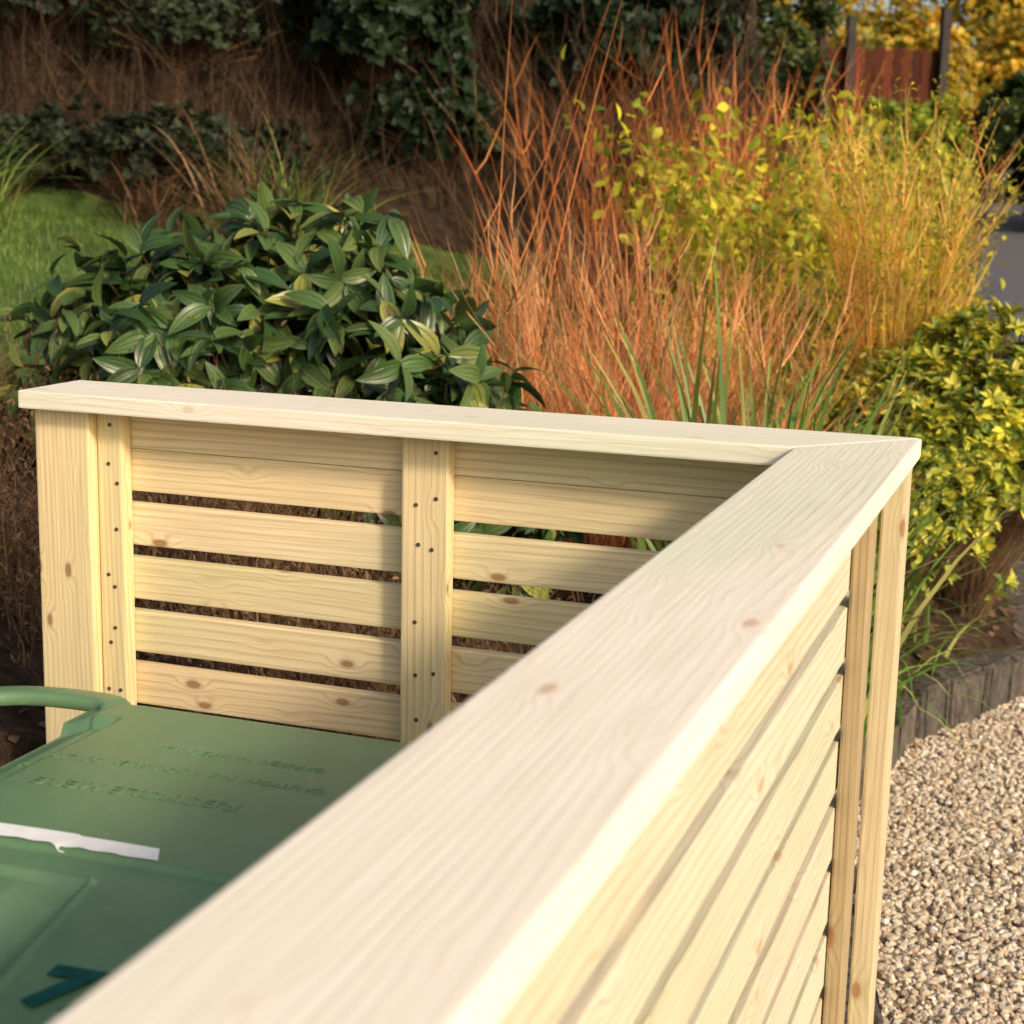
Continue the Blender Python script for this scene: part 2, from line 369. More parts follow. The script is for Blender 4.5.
cx,cyy,hx,hy,ZL=-.805,1.385,.40,.415,1.048
bn=bpy.data.objects.new('wheelie_bin',None); COL.objects.link(bn); bn.location=(*S2W(cx,cyy),0); bn.rotation_euler=(0,0,YAW)
tag(bn,'green plastic wheelie bin with white tape on its lid','wheelie bin')
def sstep(a,b,x): t=np.clip((x-a)/(b-a),0,1); return t*t*(3-2*t)
def lidz(X,Y):
    x=(X-cx)/hx; y=(Y-cyy)/hy
    z=ZL+.012*(1-x*x)*(1-y*y)+.010*sstep(1,.90,np.maximum(np.abs(x),np.abs(y)))-.010
    z+=.006*sstep(1.300,1.305,Y)*sstep(1.755,1.748,Y)*sstep(-1.165,-1.158,X)
    xe=-.870+(1.256-Y)*.20
    inp=sstep(0,.005,xe-X)*sstep(0,.006,1.252-Y)*sstep(-1.13,-1.11,X)*sstep(1.0,1.03,Y)
    # wedge: floor is level with the lid at its far side and falls towards the edge
    z-=inp*(.004+.10*np.clip(1-(xe-X)/.075,0,1)*np.clip((1.252-Y)/.16,0,1))
    # hand recess beside the handle
    z-=.016*sstep(-1.115,-1.13,X)*sstep(1.70,1.69,Y)*sstep(1.10,1.11,Y)
    rim=np.exp(-((X-xe-.005)/.0035)**2)*(Y<1.26)*(Y>1.02)+np.exp(-((Y-1.257)/.0035)**2)*(X<xe+.006)*(X>-1.12)
    z+=.004*rim
    return z
n=290; s=np.linspace(-1,1,n); SX,SY=np.meshgrid(s*hx,s*hy); r=.06
dx=(np.abs(SX)-(hx-r))/r; dy=(np.abs(SY)-(hy-r))/r; m=(dx>0)&(dy>0)
dxx=np.where(m,dx*np.sqrt(np.clip(1-dy**2/2,0,1)),dx); dyy=np.where(m,dy*np.sqrt(np.clip(1-dx**2/2,0,1)),dy)
LX=np.where(m,np.sign(SX)*(hx-r+dxx*r),SX); LY=np.where(m,np.sign(SY)*(hy-r+dyy*r),SY)
LZ=lidz(LX+cx,LY+cyy)
a=Acc(); i=(np.arange(n-1)[:,None]*n+np.arange(n-1)[None]).ravel()
a.add(np.stack([LX,LY,LZ],-1),np.stack([i,i+1,i+n+1,i+n],-1))
ring=[(0,j) for j in range(n)]+[(i2,n-1) for i2 in range(1,n)]+[(n-1,j) for j in range(n-2,-1,-1)]+[(i2,0) for i2 in range(n-2,0,-1)]
R0=np.array([(LX[p],LY[p],LZ[p]) for p in ring]); k=len(ring); rows=[R0]
for dz,sc in ((-.003,1.006),(-.01,1.01),(-.04,1.012),(-.042,1.0)):
    q=R0.copy(); q[:,:2]*=sc; q[:,2]=R0[:,2]+dz; rows.append(q)
V=np.concatenate(rows); F=[]
for rr in range(4):
    j=np.arange(k); F.append(np.stack([rr*k+j,(rr+1)*k+j,(rr+1)*k+(j+1)%k,rr*k+(j+1)%k],-1))
a.add(V,np.concatenate(F))
lid=a.build('lid',[M_bin]); lid.parent=bn
def rr_loop(hx,hy,r,z,n=8):
    o=[]
    for (sx,sy,a0) in ((1,1,0),(-1,1,90),(-1,-1,180),(1,-1,270)):
        for q in range(n+1):
            t=math.radians(a0+90*q/n); o.append((sx*(hx-r)+r*math.cos(t),sy*(hy-r)+r*math.sin(t),z))
    return o
def loft(name,loops,mat,parent,cap=True):
    a=Acc(); k=len(loops[0]); V=np.array(loops).reshape(-1,3); F=[]
    j=np.arange(k)
    for i in range(len(loops)-1): F.append(np.stack([i*k+j,i*k+(j+1)%k,(i+1)*k+(j+1)%k,(i+1)*k+j],-1))
    a.add(V,np.concatenate(F)); a.add(np.array(loops[0]),[list(range(k))[::-1]])
    o=a.build(name,[mat]); o.parent=parent; return o
loft('body',[rr_loop(.29,.30,.05,.08),rr_loop(.34,.36,.05,.55),rr_loop(.375,.39,.05,.86),rr_loop(.395,.41,.05,.865),rr_loop(.395,.41,.05,.92)],M_bin,bn)
def tube(path,rad,seg=12,sm=4,flat=1.0):
    P=np.array(path,float)
    for _ in range(sm):
        Q=[P[0]]
        for i in range(len(P)-1): Q+= [P[i]*.75+P[i+1]*.25,P[i]*.25+P[i+1]*.75]
        Q.append(P[-1]); P=np.array(Q)
        if len(P)>120: break
    D=nrmz(np.gradient(P,axis=0)); h=np.tile([.05,.05,1.0],(len(P),1)); X=nrmz(np.cross(D,h)); Y=np.cross(D,X)
    V=np.stack([P+(X*math.copysign(abs(math.cos(t))**.5,math.cos(t))+Y*math.copysign(abs(math.sin(t))**.5,math.sin(t))*flat)*rad for t in np.linspace(0,2*PI,seg+1)[:-1]],1)
    F=[]; j=np.arange(seg)
    for i in range(len(P)-1): F.append(np.stack([i*seg+j,i*seg+(j+1)%seg,(i+1)*seg+(j+1)%seg,(i+1)*seg+j],-1))
    return V.reshape(-1,3),np.concatenate(F)
a=Acc(); hp=[(-1.16,1.70,1.024),(-1.158,1.74,1.036),(-1.175,1.775,1.041),(-1.22,1.785,1.040),(-1.32,1.78,1.038),(-1.38,1.74,1.036),(-1.385,1.5,1.034),(-1.37,1.1,1.034),(-1.27,1.03,1.036),(-1.19,1.005,1.04),(-1.14,1.01,1.045),(-1.13,1.01,1.03)]
V,F=tube([(x-cx,y-cyy,z) for x,y,z in hp],.021,seg=16,flat=.5); a.add(V,F); h=a.build('handle',[M_bin]); h.parent=lid
for yy in (-.30,.30):
    a=Acc(); th=np.linspace(0,2*PI,25)[:-1]; prof=[(.02,-.025),(.085,-.028),(.1,-.018),(.1,.018),(.085,.028),(.02,.025)]
    V=np.array([[(-.30+rr*math.cos(t),yy+d,.1+rr*math.sin(t)) for rr,d in prof] for t in th]).reshape(-1,3); F=[]
    for i in range(24):
        for j in range(6): F.append((i*6+j,((i+1)%24)*6+j,((i+1)%24)*6+(j+1)%6,i*6+(j+1)%6))
    a.add(V,F); w=a.build('wheel',[M_blk]); w.parent=bn
TY=-.034
a=Acc(); xs=np.linspace(-1.195,-.838,60); top=1.371+TY+0*xs-.003*(xs>-.93); bot=1.343+TY-.007*sstep(-.955,-.93,xs)+.005*sstep(-.93,-.915,xs)+.0012*np.sin(xs*170)
V=[]
for j in range(5):
    f=j/4; yy=bot+(top-bot)*f; xx=xs+.014*(1-f)*(xs>-.846); V.append(np.stack([xx-cx,yy-cyy,lidz(xx,yy)+.0015],-1))
V=np.stack(V,1).reshape(-1,3); F=[]
for i in range(59):
    for j in range(4): F.append((i*5+j,(i+1)*5+j,(i+1)*5+j+1,i*5+j+1))
a.add(V,F); o=a.build('tape',[M_wh]); o.parent=lid
def text(s,size,X,Y,rot,mat,name,extr=.0012,sx=1.0,off=0.0,zo=.0003):
    cu=bpy.data.curves.new(name,'FONT'); cu.body=s; cu.size=size; cu.extrude=extr; cu.offset=off; cu.align_x='CENTER'; cu.align_y='CENTER'; cu.space_character=1.08
    ob=bpy.data.objects.new('t',cu); COL.objects.link(ob); dg=bpy.context.evaluated_depsgraph_get(); dg.update()
    me=bpy.data.meshes.new_from_object(ob.evaluated_get(dg)); COL.objects.unlink(ob); bpy.data.objects.remove(ob)
    Mx=Matrix.Rotation(rot,4,'Z')@Matrix.Diagonal((sx,1,1,1))
    me.transform(Mx)
    for v in me.vertices: v.co.z+=float(lidz(np.array(X+v.co.x),np.array(Y+v.co.y)))+zo; v.co.x+=X-cx; v.co.y+=Y-cyy
    me.materials.clear(); me.materials.append(mat)
    o=bpy.data.objects.new(name,me); COL.objects.link(o); o.parent=lid; return o
text('GARDEN WASTE ONLY',.020,-.90,1.610,PI,M_bin,'lettering',.0006,1,0,.0004)
text('CAUTION  NO HOT ASHES  OR LIQUIDS',.019,-.96,1.545,PI,M_bin,'lettering',.0006,1.1,0,.0004)
text('RECYCLE HERE',.028,-.95,1.465,PI,M_bin,'lettering',.0007,1.3,.0006,.0004)
text('7A',.082,-.742,1.070,.06,M_teal,'lettering',.0006,1.05,.0045,.003)
# ------------------------------------------------------------------ vegetation
def pt(x,y): return float(bedz(np.array(x),np.array(y)))
def twigmat(name,cols,rough=.7,trans=.1,nscale=2.5,dark=.6): return leafmat(name,cols,rough,trans,False,nscale,dark,.2)
M_stem=twigmat('brown_stem',[(.10,.06,.035),(.2,.12,.06)])
M_vib=leafmat('glossy_dark_leaf',[(.022,.055,.018),(.036,.085,.025),(.05,.11,.03),(.065,.125,.034),(.085,.145,.04),(.12,.17,.045),(.34,.34,.07)],.36,.18,True,4,.65,.5)  # yellow end of the ramp paints a few sunlit leaves
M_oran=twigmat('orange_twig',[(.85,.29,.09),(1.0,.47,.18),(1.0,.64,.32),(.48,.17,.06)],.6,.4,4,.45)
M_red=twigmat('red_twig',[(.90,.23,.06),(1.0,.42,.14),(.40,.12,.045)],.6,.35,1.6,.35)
M_brown=twigmat('dry_stem',[(.09,.05,.028),(.17,.10,.052),(.27,.165,.09),(.12,.065,.035)],.8,.15,1.2,.35)
M_bank=twigmat('bank_stem',[(.028,.018,.011),(.06,.037,.022),(.10,.062,.035),(.042,.024,.014)],.8,.1,.8,.2)  # stem colours dimmed to paint the bank's shade in
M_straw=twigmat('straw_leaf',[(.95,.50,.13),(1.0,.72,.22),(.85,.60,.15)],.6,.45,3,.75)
M_yel=leafmat('yellow_green_leaf',[(.30,.42,.025),(.70,.66,.04),(1.0,.80,.07),(.18,.30,.03)],.5,.5,nscale=4,dark=.35)
M_mid=leafmat('mid_green_leaf',[(.10,.20,.03),(.26,.35,.045),(.62,.60,.06)],.5,.35,nscale=4)
M_var=leafmat('variegated_leaf',[(.10,.18,.03),(.28,.37,.045),(.95,.84,.10),(.50,.54,.07)],.45,.4,False,6,.55)
M_strap=leafmat('strap_leaf',[(.07,.16,.03),(.14,.27,.045),(.26,.36,.07),(.50,.45,.16)],.45,.25)
M_dk=leafmat('ivy_leaf',[(.007,.017,.006),(.013,.028,.009),(.020,.038,.013)],.55,.12,False,1.5,.4,.25)  # leaf colours darkened further to carry the shade on the bank
M_blue=leafmat('grey_green_leaf',[(.016,.027,.013),(.029,.043,.02),(.042,.055,.022)],.65,.15,False,2,.45,.25)  # grey-green lowered so the brambles look shaded by colour
M_gold=leafmat('golden_autumn_leaf',[(.80,.48,.06),(1.0,.66,.08),(.52,.50,.06),(.24,.29,.04)],.5,.5,False,.6,.5)
M_bark,nt,out=newmat('bark'); g=N(nt,'ShaderNodeNewGeometry'); nn=noise(nt,g.outputs['Position'],9,5,.7); prin(nt,out,ramp(nt,nn,[(.3,(.02,.015,.011)),(.7,(.08,.06,.045))]),.9,bump(nt,nn,.7,.05),.1)

def rosette_shrub(name,label,cat,x,y,rx,ry,zt,nros,per,ll,lw,mat,zb=None,big=False,up=.55,stem=True,inner=.3,lump=.14,group=None):
    z0=pt(x,y) if zb is None else zb; H=zt-z0; a=Acc()
    d=nrmz(rng.normal(size=(nros,3))); d[:,2]=np.abs(d[:,2])*1.0
    lo=rng.random(nros)<.2; d[lo,2]*=-.2
    d=nrmz(d)
    rad=1-inner*rng.random(nros)**1.6
    lum=1+lump*np.sin(d[:,0]*5+d[:,1]*3+x*9)+lump*.7*np.sin(d[:,2]*7+d[:,1]*6+y*5)
    if big: lum+=rng.normal(0,.05,nros)
    hz=H*.62
    c=np.array([x,y,z0+H-hz])
    P=c+d*np.array([rx,ry,hz])*(rad*lum/(1+lump*.8))[:,None]
    ax=nrmz(d*np.array([1,1,.8])+np.array([0,0,up])+rng.normal(0,.25 if not big else .4,(nros,3)))
    if stem:
        n=min(nros,260); b=np.tile([x,y,z0],(n,1))+rng.normal(0,.06,(n,3))*[rx,ry,.1]; b[:,2]=bedz(b[:,0],b[:,1])-.02
        e=P[:n]; tt=np.linspace(0,1,5); pth=b[:,None]*(1-tt)[None,:,None]+e[:,None]*tt[None,:,None]
        pth[:,1:4,2]+=.08*H*np.array([.6,1,.5])
        w=.006
        X=nrmz(np.cross(nrmz(e-b),[.3,.8,.1]))*w/2
        V=np.stack([pth-X[:,None],pth+X[:,None]],2).reshape(n,-1,3)
        F=np.array([(2*i,2*i+1,2*i+3,2*i+2) for i in range(4)]); F=(F[None]+(np.arange(n)*10)[:,None,None]).reshape(-1,4)
        a.add(V.reshape(-1,3),F,1)
    idx=np.repeat(np.arange(nros),per); n=len(idx)
    A=ax[idx]; t1=nrmz(np.cross(A,[.2,.5,.83])); t2=np.cross(A,t1)
    an=np.tile(np.arange(per),nros)*2.399+np.repeat(U(0,6.28,nros),per)+(rng.normal(0,.4,n) if big else 0)
    open_=U(.5,1.45,n) if not big else U(.6,1.65,n)
    D=A*np.cos(open_)[:,None]+(t1*np.cos(an)[:,None]+t2*np.sin(an)[:,None])*np.sin(open_)[:,None]
    D=nrmz(D+np.array([0,0,-.12 if not big else -.32])+rng.normal(0,.08 if not big else .15,(n,3)))
    nr=A+rng.normal(0,.15 if not big else .28,(n,3)); Rm=frames(D,nr); Lg=ll*U(.65 if not big else .6,1.15,n)
    T=BL if big else SL
    inst(a,T[0],T[1],P[idx]-A*(U(0,.25,n) if not big else U(-.1,.5,n))[:,None]*ll,Rm,np.stack([lw/ll*Lg,Lg,Lg],-1),0,T[2] if big else None)
    o=a.build(name,[mat,M_stem],True,big); return tag(o,label,cat,None,group)
def stem_shrub(name,label,cat,x,y,r0,nst,h,w,mat,lean=(0,.35),grow=(0,.3),sub=3,subl=.35,leaf=0,ll=.03,lw=.015,leafm=None,zone=.4,wig=.12,tube=True,group=None,subw=.5,zb=None,sz0=.25,dirx=None):
    a=Acc(); q=np.clip(rng.normal(0,r0*.5,(nst,2)),-r0,r0); bx=x+q[:,0]; by=y+q[:,1]; bzv=bedz(bx,by)-.03 if zb is None else np.full(nst,zb)
    ph=np.arctan2(q[:,1],q[:,0])+rng.normal(0,.5,nst)
    if dirx is not None: ph=dirx+rng.normal(0,.6,nst)
    P=ribbons(a,np.stack([bx,by,bzv],-1),ph,U(*lean,nst),U(*grow,nst),U(h[0],h[1],nst),np.full(nst,w)*U(.7,1.2,nst),7,0,tube,wig)
    allp=[P]
    if sub:
        k=nst*sub; i=rng.integers(0,nst,k); f=rng.uniform(sz0,.92,k)*7; i0=f.astype(int); fr=(f-i0)[:,None]
        b=P[i,i0]*(1-fr)+P[i,i0+1]*fr
        d=nrmz(P[i,i0+1]-P[i,i0]); th=np.arccos(np.clip(d[:,2],-1,1))
        Q=ribbons(a,b,ph[i]+rng.normal(0,1.3,k),np.clip(th+U(.05,.5,k),0,1.4),U(-.4,.1,k),U(.35,1,k)*subl*h[1],np.full(k,w*subw),4,0,False,wig)
        allp.append(Q)
    if leaf:
        pool=np.concatenate([p[:,int(p.shape[1]*zone):].reshape(-1,3) for p in allp])
        i=rng.integers(0,len(pool),leaf); b=pool[i]+rng.normal(0,ll*.6,(leaf,3))
        D=nrmz(rng.normal(size=(leaf,3))+np.array([0,0,.35])); nr=rng.normal(size=(leaf,3))*.5+np.array([0,0,1])
        Lg=ll*U(.6,1.3,leaf); inst(a,SL[0],SL[1],b,frames(D,nr),np.stack([lw/ll*Lg,Lg,Lg],-1),1)
    o=a.build(name,[mat,leafm or mat]); return tag(o,label,cat,None,group)
def clump(name,label,cat,x,y,n,h,w,mat,r=.08,lean=(.05,.6),grow=(.3,1.6),group=None,segs=7):
    a=Acc(); q=rng.normal(0,r,(n,2)); bx=x+q[:,0]; by=y+q[:,1]
    ribbons(a,np.stack([bx,by,bedz(bx,by)-.02],-1),U(0,6.28,n),U(*lean,n),U(*grow,n),U(h[0],h[1],n),U(w*.6,w*1.2,n),segs)
    o=a.build(name,[mat]); return tag(o,label,cat,None,group)

rosette_shrub('viburnum_shrub','wide low mound shrub with large glossy green leaves','shrub',-.66,4.45,.70,.5,1.69,500,6,.118,.049,M_vib,big=True,up=.4,lump=.09,inner=.35)
rosette_shrub('viburnum_shrub','low spreading shrub with glossy dark leaves behind the fence panel','shrub',-.20,4.15,.36,.35,1.30,125,6,.108,.045,M_vib,big=True,up=.4,lump=.10,inner=.35)
for (x,y,n,h) in ((-1.42,3.45,420,(.18,.4)),(-.95,3.3,260,(.15,.3)),(-.5,3.3,300,(.2,.42)),(-1.6,3.9,420,(.25,.5)),(-.1,3.4,260,(.2,.45)),(.35,3.6,200,(.2,.5)),(-.45,3.75,260,(.25,.5)),(-.62,3.7,240,(.3,.62)),(-.85,3.75,160,(.3,.56))):
    stem_shrub('heather_plant','faded brown twiggy dead perennial in the bed','plant',x,y,.35 if y<3.7 or n>250 else .22,n,h,.004,M_brown,(0,.9),(0,.6),3,.45,leaf=n*5,ll=.018,lw=.007,leafm=M_brown,zone=.2,wig=.35,tube=False,group='brown dead perennials in the bed')
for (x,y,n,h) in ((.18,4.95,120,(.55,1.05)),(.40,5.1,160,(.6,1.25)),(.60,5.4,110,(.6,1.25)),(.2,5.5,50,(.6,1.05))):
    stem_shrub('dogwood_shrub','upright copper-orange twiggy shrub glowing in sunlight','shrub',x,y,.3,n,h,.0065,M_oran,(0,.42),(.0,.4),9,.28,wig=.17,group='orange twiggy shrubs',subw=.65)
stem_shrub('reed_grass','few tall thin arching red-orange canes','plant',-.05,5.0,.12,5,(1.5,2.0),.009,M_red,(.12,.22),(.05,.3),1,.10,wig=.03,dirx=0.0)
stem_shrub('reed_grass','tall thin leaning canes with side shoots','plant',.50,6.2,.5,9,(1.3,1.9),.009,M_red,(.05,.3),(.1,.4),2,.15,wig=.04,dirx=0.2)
for (x,y,n,h) in ((.54,3.95,50,(.95,1.3)),(.72,4.2,80,(.95,1.3)),(.90,4.6,60,(.8,1.1)),(.64,4.5,60,(.8,1.2))):
    clump('iris_clump','green strap-leaved clump with arching blades','plant',x,y,n,h,.030,M_strap,.08,(.02,.36),(.1,1.3),'strap-leaved clumps')
for (x,y,n,h) in ((1.06,4.88,110,(.35,.7)),(.95,4.6,60,(.3,.6)),(1.3,5.35,50,(.3,.45))):
    clump('iris_clump','green and straw arching grass over the edging','plant',x,y,n,h,.014,M_strap,.06,(.1,.8),(.6,2.2),'strap-leaved clumps')
rosette_shrub('euonymus_shrub','rounded yellow-green variegated shrub by the gravel','shrub',1.62,5.7,.50,.36,1.36,1000,9,.058,.026,M_var,zb=.52,up=.9,inner=.28,lump=.08)
rosette_shrub('euonymus_shrub','small variegated shrub with yellow-green tips','shrub',1.36,5.45,.30,.22,1.05,380,9,.055,.024,M_var,zb=.46,up=.9,inner=.3)
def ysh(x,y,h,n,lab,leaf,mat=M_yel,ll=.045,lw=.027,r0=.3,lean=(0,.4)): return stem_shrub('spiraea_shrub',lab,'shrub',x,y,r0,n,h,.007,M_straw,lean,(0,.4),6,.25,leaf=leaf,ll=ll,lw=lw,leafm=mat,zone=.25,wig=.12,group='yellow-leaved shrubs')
ysh(1.0,7.2,(.9,1.5),40,'loose shrub with sparse large yellow leaves',1300,ll=.07,lw=.045,r0=.25)
ysh(1.25,6.8,(.7,1.2),50,'loose shrub with sunlit yellow-green leaves',4600)
ysh(1.6,8.2,(.8,1.25),50,'loose shrub with sunlit yellow-green leaves',4200)
ysh(1.0,6.0,(.4,.98),50,'loose shrub with sunlit yellow-green leaves',4600,M_yel,.038,.020)
ysh(.82,5.8,(.4,.9),40,'leafy green shrub between the orange twigs',2600,M_mid,.036,.018)
ysh(1.12,5.6,(.3,.8),50,'low mid-green leafy shrub',3400,M_mid,.04,.022)
ysh(2.05,9.4,(1.0,1.55),80,'loose shrub with sunlit yellow-green leaves',4600,r0=.4,lean=(0,.25))
ysh(1.75,8.7,(.8,1.3),50,'loose shrub with sunlit yellow-green leaves',3800,M_mid)
ysh(1.2,8.4,(.9,1.4),50,'loose shrub with sunlit yellow-green leaves',3800,M_yel)
stem_shrub('feathery_shrub','vase-shaped shrub of upright straw-coloured stems','shrub',1.38,5.95,.06,100,(1.15,1.78),.012,M_straw,(.0,.12),(.1,.52),8,.12,leaf=3600,ll=.028,lw=.009,leafm=M_yel,zone=.6,wig=.04,sz0=.6)
for (x,y,n,h) in ((1.0,9.0,60,(1.0,1.8)),(1.35,9.2,100,(1.0,1.9)),(1.7,9.4,50,(.9,1.5)),(.6,8.6,40,(1.0,1.6))):
    stem_shrub('red_dogwood_shrub','tall red-orange stemmed shrub in evening sun','shrub',x,y,.5,n,h,.012,M_red,(0,.45),(0,.4),6,.28,wig=.16,group='red stemmed shrubs')
for (x,y,n,h) in ((.5,8.2,40,(.7,1.2)),(.6,9.8,70,(1.0,1.6)),(.1,9.7,50,(.8,1.2))):
    stem_shrub('brown_reed_shrub','tall dull brown thicket of dry stems','shrub',x,y,.5,n,h,.009,M_brown,(0,.6),(0,.6),6,.28,wig=.2,group='brown stem thickets')
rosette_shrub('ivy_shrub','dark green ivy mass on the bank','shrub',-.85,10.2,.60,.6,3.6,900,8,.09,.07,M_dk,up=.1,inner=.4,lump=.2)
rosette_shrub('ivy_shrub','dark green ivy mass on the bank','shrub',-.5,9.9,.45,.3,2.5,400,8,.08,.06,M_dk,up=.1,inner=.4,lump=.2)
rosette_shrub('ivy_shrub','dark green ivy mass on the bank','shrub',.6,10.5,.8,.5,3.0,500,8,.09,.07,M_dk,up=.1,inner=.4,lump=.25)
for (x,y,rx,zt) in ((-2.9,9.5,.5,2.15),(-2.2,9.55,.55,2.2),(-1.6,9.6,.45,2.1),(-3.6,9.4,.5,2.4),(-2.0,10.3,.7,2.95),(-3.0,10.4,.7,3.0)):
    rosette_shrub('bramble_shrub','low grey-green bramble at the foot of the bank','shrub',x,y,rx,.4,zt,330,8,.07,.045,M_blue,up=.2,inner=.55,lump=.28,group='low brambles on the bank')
for (x,y,n,h,m) in ((-1.3,8.6,260,(.6,1.05),M_brown),(-1.2,8.5,140,(.6,1.0),M_strap),(-2.75,8.2,180,(.5,.85),M_strap),(-3.1,8.8,140,(.5,.9),M_strap),(-2.0,9.2,120,(.4,.7),M_brown)):
    clump('sedge_clump','arching tussock of dull green and brown blades','plant',x,y,n,h,.014,m,.1,(.1,.7),(.5,1.6),'grass tussocks below the bank')
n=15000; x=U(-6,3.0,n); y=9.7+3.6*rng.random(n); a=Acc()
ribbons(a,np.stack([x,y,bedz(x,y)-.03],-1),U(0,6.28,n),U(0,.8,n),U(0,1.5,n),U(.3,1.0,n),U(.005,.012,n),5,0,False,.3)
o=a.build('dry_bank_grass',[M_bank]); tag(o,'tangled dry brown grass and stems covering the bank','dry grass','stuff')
n=6000; x=U(-1.6,2.5,n); y=U(2.5,8.5,n); k=inpoly(x,y,POLY); x=x[k];y=y[k];n=len(x); a=Acc()
inst(a,SL[0],SL[1],np.stack([x,y,bedz(x,y)+.012],-1),frames(nrmz(rng.normal(size=(n,3))*[1,1,.2]),rng.normal(size=(n,3))*.4+[0,0,1]),U(.02,.05,n))
o=a.build('leaf_litter',[M_brown]); tag(o,'fallen brown leaves on the soil','leaf litter','stuff')
# ------------------------------------------------------------------ trees
def tree(x,y,h,cr,leafn,mat,lab,zb=None,tr=.18,ll=.12,low=.28):
    z0=float(rise(y)) if zb is None else zb
    e=bpy.data.objects.new('tree',None); COL.objects.link(e); e.location=(x,y,z0); tag(e,lab,'tree',None,'background trees')
    a=Acc()
    path=[(0,0,-.2),(.05,.03,h*.25),(-.06,.05,h*.5),(.04,-.05,h*.95)]
    P=np.array(path)
    for _ in range(3):
        Q=[P[0]]
        for i in range(len(P)-1): Q+=[P[i]*.75+P[i+1]*.25,P[i]*.25+P[i+1]*.75]
        Q.append(P[-1]); P=np.array(Q)
    V=[];F=[];sg=10
    for i,p in enumerate(P):
        r=tr*(1-.85*i/(len(P)-1))
        for j in range(sg): V.append((p[0]+r*math.cos(2*PI*j/sg),p[1]+r*math.sin(2*PI*j/sg),p[2]))
    for i in range(len(P)-1):
        for j in range(sg): F.append((i*sg+j,i*sg+(j+1)%sg,(i+1)*sg+(j+1)%sg,(i+1)*sg+j))
    a.add(V,F)
    nb=30; f=U(low,.95,nb); b=np.stack([np.interp(f*h,P[:,2],P[:,0]),np.interp(f*h,P[:,2],P[:,1]),f*h],-1)
    B=ribbons(a,b,U(0,6.28,nb),U(.5,1.3,nb),U(-.5,.5,nb),cr*U(.6,1.1,nb)*(1.2-f*.6),tr*.35*(1.1-f),6,0,True,.2)
    k=nb*7; i=rng.integers(0,nb,k); s=rng.integers(1,7,k)
    Q=ribbons(a,B[i,s],U(0,6.28,k),U(.3,1.3,k),U(-.5,.6,k),cr*U(.2,.5,k),np.full(k,tr*.07),4,0,True,.25)
    t=a.build('trunk',[M_bark]); t.parent=e
    pool=np.concatenate([B[:,2:].reshape(-1,3),Q[:,1:].reshape(-1,3),Q[:,2:].reshape(-1,3)])
    i=rng.integers(0,len(pool),leafn); p=pool[i]+rng.normal(0,cr*.09,(leafn,3))
    a=Acc(); Lg=ll*U(.6,1.3,leafn)
    inst(a,SL[0],SL[1],p,frames(rng.normal(size=(leafn,3)),rng.normal(size=(leafn,3))*.6+[0,0,1]),np.stack([.6*Lg,Lg,Lg],-1))
    c=a.build('crown',[mat]); c.parent=e
M_trg=leafmat('tree_green_leaf',[(.03,.06,.02),(.06,.10,.025),(.12,.14,.03)],.5,.3,False,.6,.5)
tree(5.5,33,8,3.6,10000,M_gold,'golden-leaved tree beyond the timber fence',low=.12,ll=.2)
tree(9.3,34,9,4.0,14000,M_gold,'golden-leaved tree beyond the timber fence',low=.08,ll=.24)
tree(11.6,33,8,3.8,12000,M_gold,'golden-leaved tree beyond the timber fence',low=.08,ll=.24)
tree(3.6,27,8,2.6,8000,M_trg,'dark green tree behind the shrubs',low=.15)
tree(1.8,22,8,3.0,8000,M_trg,'dark green tree behind the shrubs',zb=3.0,low=.1)
tree(3.55,20,6,.5,3000,M_trg,'slim dark green tree beside the fence',tr=.12,low=.15)
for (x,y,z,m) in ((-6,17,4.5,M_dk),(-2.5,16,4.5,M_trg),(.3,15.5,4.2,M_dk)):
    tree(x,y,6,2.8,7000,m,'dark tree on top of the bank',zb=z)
tree(-4.6,7.6,8.0,4.6,16000,M_dk,'added out-of-view evergreen tree that shades the bank',zb=pt(-4.6,7.6),tr=.25,ll=.34,low=.45)  # unseen tree, added so its crown shades the left of the bank
def bhedge(x,y,rx,ry,zt,n,m,lab,zb=None): rosette_shrub('hedge_shrub',lab,'hedge',x,y,rx,ry,zt,n,8,.18,.11,m,zb=float(rise(y)),up=.2,inner=.3,lump=.12,stem=False)
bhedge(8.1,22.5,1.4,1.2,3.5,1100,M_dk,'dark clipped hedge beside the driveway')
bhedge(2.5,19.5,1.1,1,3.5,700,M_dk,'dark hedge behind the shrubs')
bhedge(11.5,27,2.5,1.2,4.2,700,M_trg,'green hedge beside the driveway')
bhedge(6.3,29,1.8,1.0,5.0,1100,M_gold,'golden hedge glowing behind the timber fence')
bhedge(9.4,30,2.0,1.0,5.0,1300,M_gold,'golden shrub glowing behind the dark hedge')
bhedge(8.6,27,1.6,1.0,4.0,900,M_trg,'green shrub behind the dark hedge')
bhedge(3.6,28,1.5,1.0,5.2,800,M_trg,'green hedge behind the timber fence')
bhedge(4.75,22,.75,.6,3.05,600,M_mid,'yellow-green hedge at the foot of the fence')
bhedge(5.55,22.6,.5,.5,3.0,450,M_mid,'yellow-green hedge at the foot of the fence')
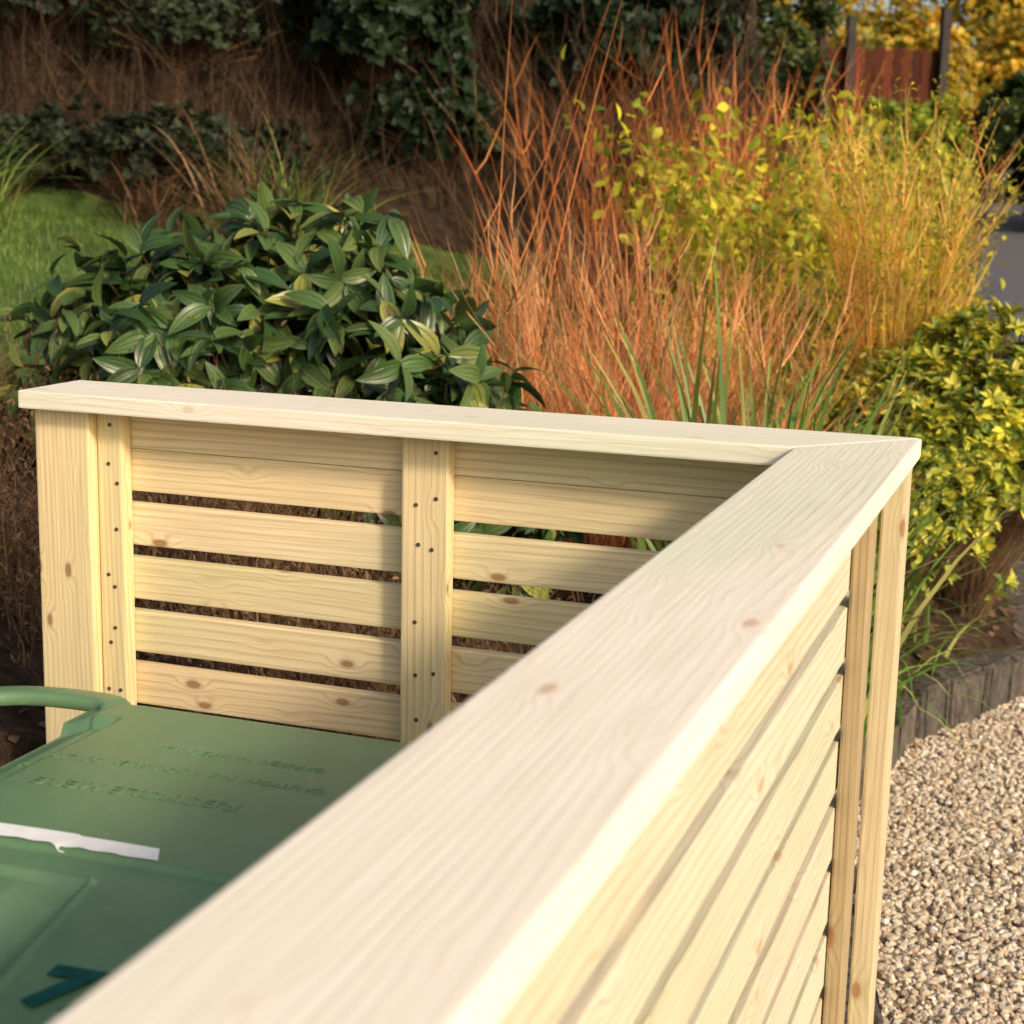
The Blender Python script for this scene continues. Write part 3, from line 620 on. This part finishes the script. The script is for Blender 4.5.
# ------------------------------------------------------------------ timber fence
fm,nt,out=newmat('red_brown_fence'); g=N(nt,'ShaderNodeNewGeometry'); c=ramp(nt,g.outputs['Random Per Island'],[(0,(.05,.016,.010)),(1,(.13,.036,.018))]); prin(nt,out,c,.85,None,.1)
fd,nt,out=newmat('dark_post'); g=N(nt,'ShaderNodeNewGeometry'); prin(nt,out,ramp(nt,noise(nt,g.outputs['Position'],8,3),[(.3,(.012,.010,.009)),(.7,(.03,.024,.02))]),.8)
fe=bpy.data.objects.new('timber_fence',None); COL.objects.link(fe); fe.location=(5.0,24,float(rise(24))); fe.rotation_euler=(0,0,.12); tag(fe,'reddish brown close-board timber fence beside the driveway','fence')
bm=bmesh.new(); x=-.85
while x<.9:
    boxbm(bm,x,x+.128,-.012+rng.uniform(0,.012),.012,.05,2.38+rng.uniform(-.03,.03),.004); x+=.14
boxbm(bm,-.85,.9,.02,.07,.5,.6,.004); boxbm(bm,-.85,.9,.02,.07,1.9,2.0,.004)
bmobj(bm,'fence_panel',[fm],fe)
for px_,hh in ((.97,2.95),(-.40,2.8)):
    bm=bmesh.new(); boxbm(bm,px_-.06,px_+.06,-.17,-.02,0,hh,.01); bmobj(bm,'post',[fd],fe)
# ------------------------------------------------------------------ light
lx_,ly_=S2W(.86,-.51); az=math.atan2(lx_,ly_); el=math.radians(28)
ts=Vector((math.sin(az)*math.cos(el),math.cos(az)*math.cos(el),math.sin(el)))
sd=bpy.data.lights.new('sun','SUN'); sd.energy=3.4; sd.angle=math.radians(7); sd.color=(1,.85,.66)
so=bpy.data.objects.new('sun',sd); COL.objects.link(so); so.rotation_euler=ts.to_track_quat('Z','Y').to_euler(); so.location=ts*20
w=bpy.data.worlds.new('World'); scene.world=w; w.use_nodes=True; nt=w.node_tree
bg=nt.nodes['Background']; sk=nt.nodes.new('ShaderNodeTexSky'); sk.sky_type='NISHITA'; sk.sun_disc=False; sk.sun_elevation=el; sk.sun_rotation=az; sk.dust_density=4.0; sk.air_density=1.0
c=mixc(nt,1.0,sk.outputs[0],(1.06,1.0,.93),'MULTIPLY')
nt.links.new(c,bg.inputs[0]); bg.inputs[1].default_value=.18
# ------------------------------------------------------------------ camera
p=math.radians(11.1); r=math.radians(1.3)
F_=Vector((0,math.cos(p),-math.sin(p))); Up=Vector((0,math.sin(p),math.cos(p))); Rt=Vector((1,0,0))
X=Rt*math.cos(r)+Up*math.sin(r); Y=-Rt*math.sin(r)+Up*math.cos(r); Z=-F_
M=Matrix((X,Y,Z)).transposed().to_4x4(); M.translation=Vector((0,0,1.72))
cd=bpy.data.cameras.new('camera'); cd.sensor_width=36; cd.lens=36*1634/1024; cd.clip_end=1500; cd.clip_start=.02
cd.dof.use_dof=True; cd.dof.focus_distance=2.5; cd.dof.aperture_fstop=8
co=bpy.data.objects.new('camera',cd); COL.objects.link(co); co.matrix_world=M; scene.camera=co
scene.view_settings.view_transform='Standard'; scene.view_settings.look='None'; scene.view_settings.exposure=0
